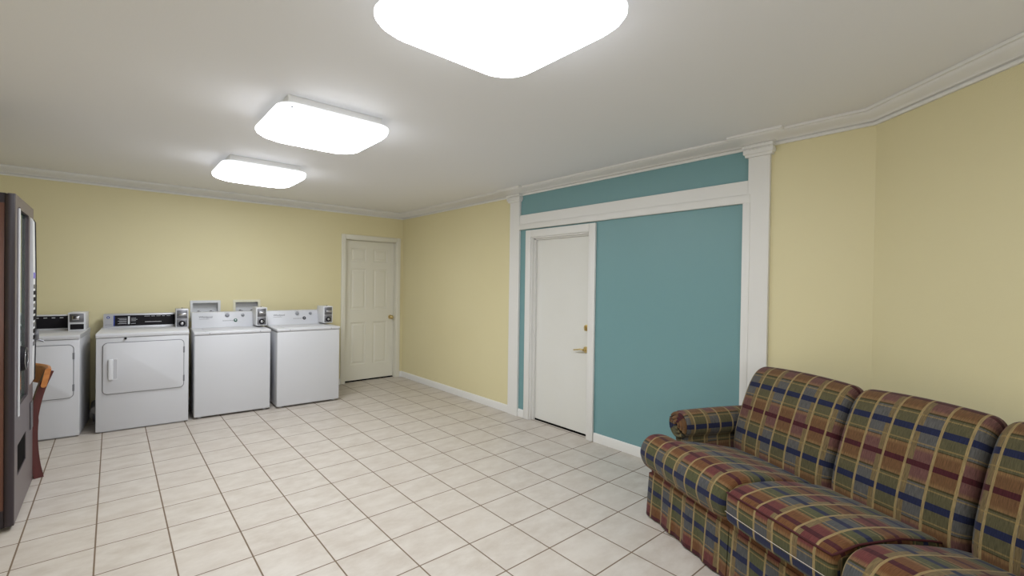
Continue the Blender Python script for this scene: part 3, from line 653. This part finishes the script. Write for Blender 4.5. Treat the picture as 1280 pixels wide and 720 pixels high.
# ------------------------------------------------------------------ plaid sofa (local x = s along the front, y = depth, z up)
SA = R(24.5)
sofa = thing('sofa', 'three-seat plaid sofa with rolled arm and skirt along the yellow corner wall', 'sofa', (2.865, -1.67, 0), math.atan2(-math.cos(SA), -math.sin(SA)))
LEN = 1.87; U0 = 0.97
def uvquad(mb, vs, uvs):
    f = mb.bm.faces.new(vs)
    for l, q in zip(f.loops, uvs): l[mb.uv].uv = q
    return f
def padded(mb, s0, s1, ctrl, vref, rnd=0.05, puff=0.012, n=8, ns=26, u_of=None, zsag=None, axis='s'):
    """closed section ctrl [(t,z)] swept from s0 to s1 with rounded ends; v = arc length measured from control point vref"""
    sec = catmull([Vector((a, b)) for a, b in ctrl], n); N = len(sec)
    area = sum(sec[i].x*sec[(i+1) % N].y - sec[(i+1) % N].x*sec[i].y for i in range(N)); sg = 1 if area > 0 else -1
    nor = []
    for i in range(N):
        d_ = (sec[(i+1) % N]-sec[i-1]).normalized(); nor.append(Vector((d_.y, -d_.x))*sg)
    arc = [0.0]
    for i in range(N): arc.append(arc[-1] + (sec[(i+1) % N]-sec[i]).length)
    a0 = arc[vref*n]
    xs = []; m_ = 6
    for k in range(m_+1): xs.append((rnd*(1-math.cos(PI/2*k/m_)), rnd*(1-math.sin(PI/2*k/m_))))
    st_ = [(s0+x, ins) for x, ins in xs] + [(s0+rnd+(s1-s0-2*rnd)*k/ns, 0) for k in range(1, ns)] + [(s1-x, ins) for x, ins in reversed(xs)]
    rings = []
    for s, ins in st_:
        b_ = max(0.0, math.sin(PI*(s-s0)/(s1-s0)))**0.7*puff
        row = []
        for i in range(N):
            p = sec[i] - nor[i]*(ins - b_); co = (s, p.x, p.y + (zsag(s, p.x) if zsag else 0))
            if axis == 't': co = (p.x, s, p.y)
            row.append(mb.bm.verts.new(co))
        rings.append(row)
    ends = []
    for j in range(len(rings)-1):
        for i in range(N):
            i2 = (i+1) % N; u0, u1 = st_[j][0]-U0, st_[j+1][0]-U0; v0, v1 = arc[i]-a0, arc[i+1]-a0
            if axis == 's': uvquad(mb, (rings[j][i], rings[j][i2], rings[j+1][i2], rings[j+1][i]), ((u0, v0), (u0, v1), (u1, v1), (u1, v0)))
            else: uvquad(mb, (rings[j][i], rings[j][i2], rings[j+1][i2], rings[j+1][i]), ((u0, v0), (u0, v1), (u1, v1), (u1, v0)))
    for row in (rings[0], rings[-1][::-1]):
        f = mb.bm.faces.new(row)
        for l in f.loops:
            c = l.vert.co; l[mb.uv].uv = ((c.y if axis == 's' else c.x)+0.03, c.z-0.39)
    bmesh.ops.recalc_face_normals(mb.bm, faces=mb.bm.faces[:])
    return sec
# base box
mb = MB(); mb.box(0.02, LEN-0.02, 0.03, 0.76, 0.03, 0.30)
for sx in (0.08, LEN-0.08):
    for ty in (0.08, 0.70): mb.cyl((sx, ty, 0), (sx, ty, 0.04), 0.022, n=12)
mb.build('base_frame', LINING, sofa, smooth=30)
# front rail under the cushions
mb = MB(); padded(mb, 0.0, LEN, [(0.10, 0.315), (0.03, 0.318), (0.002, 0.300), (0.0, 0.270), (0.004, 0.235), (0.03, 0.225), (0.10, 0.225)], 3, rnd=0.02, puff=0.0)
for f in mb.bm.faces:
    for l in f.loops: l[mb.uv].uv = (l.vert.co.x-U0, l.vert.co.z-0.165)
mb.build('front_rail', PLAIDR, sofa, smooth=50)
# skirt panels with kick pleats
def skirt(s0, s1, name='skirt', side=None):
    mb = MB(); K = 40; J = 8; V = []; Vb = []
    for k in range(K+1):
        a = k/K; s = s0+(s1-s0)*a; row = []; rb = []
        for j in range(J+1):
            z = 0.012+(0.262-0.012)*j/J; dn = 1-j/J
            y = -0.006 - 0.016*dn - 0.006*dn*math.sin(a*(s1-s0)*38+s0*9) - 0.003*dn*math.sin(a*(s1-s0)*90)
            if side is None: p, q = (s, y, z), (s, y+0.006, z)
            else: p, q = (side[0]+side[1]*y, s, z), (side[0]+side[1]*(y+0.006), s, z)
            row.append(mb.bm.verts.new(p)); rb.append(mb.bm.verts.new(q))
        V.append(row); Vb.append(rb)
    def q4(a, b, c, d_):
        f = mb.bm.faces.new((a, b, c, d_))
        for l in f.loops:
            co = l.vert.co; l[mb.uv].uv = ((co.x if side is None else co.y)-U0, co.z-0.165)
    for k in range(K):
        for j in range(J):
            q4(V[k][j], V[k+1][j], V[k+1][j+1], V[k][j+1]); q4(Vb[k][j], Vb[k][j+1], Vb[k+1][j+1], Vb[k+1][j])
        q4(V[k][0], Vb[k][0], Vb[k+1][0], V[k+1][0]); q4(V[k][J], V[k+1][J], Vb[k+1][J], Vb[k][J])
    for j in range(J):
        q4(V[0][j], V[0][j+1], Vb[0][j+1], Vb[0][j]); q4(V[K][j], Vb[K][j], Vb[K][j+1], V[K][j+1])
    bmesh.ops.recalc_face_normals(mb.bm, faces=mb.bm.faces[:])
    return mb.build(name, PLAIDR, sofa, smooth=60)
skirt(-0.004, 0.660); skirt(0.665, 1.240); skirt(1.245, LEN+0.004)
skirt(0.0, 0.74, side=(0.0, 1)); skirt(0.0, 0.74, side=(LEN, -1))
# back body behind the cushions
mb = MB(); sec = [(0.60, 0.28), (0.615, 0.55), (0.68, 0.80), (0.715, 0.855), (0.755, 0.865), (0.778, 0.83), (0.775, 0.55), (0.765, 0.04), (0.68, 0.04)]
padded(mb, 0.10, LEN-0.10, sec, 4, rnd=0.03, puff=0.0); mb.build('back_frame', PLAID, sofa, smooth=50)
# rolled arms
def arm(s_c, sg, name='arm'):
    ctrl = []
    for k in range(11):
        a = R(-48 + 27.6*k); ctrl.append((s_c - sg*0.012 + sg*0.083*math.cos(a), 0.552+0.083*math.sin(a)))
    ctrl += [(s_c-sg*0.045, 0.44), (s_c-sg*0.045, 0.29), (s_c+sg*0.045, 0.29), (s_c+sg*0.045, 0.44)]
    mb = MB(); padded(mb, 0.175, 0.765, ctrl, 1, rnd=0.022, puff=0.006, axis='t')
    for f in mb.bm.faces:
        for l in f.loops: l[mb.uv].uv.y -= 0.036
    o = mb.build(name, PLAID, sofa, smooth=50)
    # gathered scroll on the front
    cx, cz = s_c - sg*0.012, 0.552
    for k in range(3):
        r_ = 0.068-0.023*k; mb = MB()
        pts = [(cx + r_*math.cos(a*2*PI/28), 0.176 - 0.004 - 0.003*k, cz + r_*math.sin(a*2*PI/28)) for a in range(29)]
        mb.tube(pts, 0.0125, 10)
        for f in mb.bm.faces:
            for l in f.loops:
                c = l.vert.co; l[mb.uv].uv = (0.03+0.02*k, 0.10+0.09*math.sin(math.atan2(c.z-cz, c.x-cx)/2))
        mb.build('scroll_fold', PLAID, o, smooth=60)
    return o
arm(0.040, 1); arm(LEN-0.040, -1)
# seat cushions
sag = lambda a, b: (lambda s, t: -0.006*math.cos((s-(a+b)/2)/(b-a)*PI)**2)
SEATP = [(-0.018, 0.300), (-0.052, 0.345), (-0.062, 0.395), (-0.040, 0.452), (0.010, 0.487), (0.10, 0.494), (0.26, 0.470), (0.44, 0.432), (0.58, 0.398), (0.615, 0.36), (0.58, 0.318), (0.35, 0.316), (0.10, 0.305)]
EARP = [(-0.018, 0.300), (-0.052, 0.345), (-0.062, 0.395), (-0.040, 0.452), (0.010, 0.487), (0.08, 0.487), (0.135, 0.462), (0.155, 0.40), (0.145, 0.335), (0.10, 0.312), (0.04, 0.303)]
BOXP = [(-0.030, 0.322), (-0.058, 0.330), (-0.066, 0.352), (-0.068, 0.395), (-0.066, 0.440), (-0.056, 0.457), (-0.02, 0.474), (0.10, 0.490), (0.28, 0.474), (0.46, 0.438), (0.59, 0.402), (0.62, 0.37), (0.59, 0.326), (0.35, 0.320), (0.10, 0.318)]
def welt(pts, m, par, r=0.005): 
    mb = MB(); mb.tube(pts, r, 8); return mb.build('welt', m, par, smooth=60)
mb = MB(); padded(mb, 0.120, 0.690, SEATP, 2, rnd=0.035, puff=0.010); padded(mb, -0.045, 0.20, EARP, 2, rnd=0.045, puff=0.004)
c1 = mb.build('seat_cushion', PLAIDR, sofa, smooth=60, label='T-shaped plaid seat cushion in front of the rolled arm')
mb = MB(); padded(mb, 0.699, 1.226, BOXP, 2, rnd=0.022, puff=0.008)
c2 = mb.build('seat_cushion', PLAIDR, sofa, smooth=60, label='boxy middle plaid seat cushion with burgundy welt')
welt([(0.706, -0.050, 0.455)] + [(0.711+0.508*k/20, -0.064-0.006*math.sin(PI*k/20)**0.7, 0.459+0.005*math.sin(PI*k/20)) for k in range(21)] + [(1.221, -0.050, 0.462), (1.226, 0.05, 0.482), (1.226, 0.26, 0.474), (1.224, 0.44, 0.438), (1.222, 0.58, 0.400)], WELT, c2, 0.0045)
welt([(0.705+0.515*k/20, -0.069-0.007*math.sin(PI*k/20)**0.7, 0.372) for k in range(21)], PALE, c2, 0.0011)
mb = MB(); padded(mb, 1.236, LEN-0.125, SEATP, 2, rnd=0.035, puff=0.012); padded(mb, LEN-0.21, LEN+0.045, EARP, 2, rnd=0.045, puff=0.004)
c3 = mb.build('seat_cushion', PLAIDR, sofa, smooth=60, label='plaid seat cushion nearest the right edge of the photo')
# back cushions
BACKP = [(0.545, 0.375), (0.500, 0.420), (0.505, 0.52), (0.540, 0.64), (0.585, 0.76), (0.628, 0.845), (0.672, 0.892), (0.722, 0.908), (0.765, 0.890), (0.775, 0.845), (0.735, 0.78), (0.690, 0.66), (0.650, 0.50), (0.620, 0.385)]
for s0, s1, lb in ((0.112, 0.742, 'plaid back cushion beside the rolled arm'), (0.748, 1.292, 'plaid back cushion in the middle of the sofa'), (1.298, LEN-0.095, 'plaid back cushion cut by the right edge')):
    mb = MB(); padded(mb, s0, s1, BACKP, 2, rnd=0.045, puff=0.016)
    for f in mb.bm.faces:
        for l in f.loops: l[mb.uv].uv.y -= 0.02
    mb.build('back_cushion', PLAID, sofa, smooth=60, label=lb)
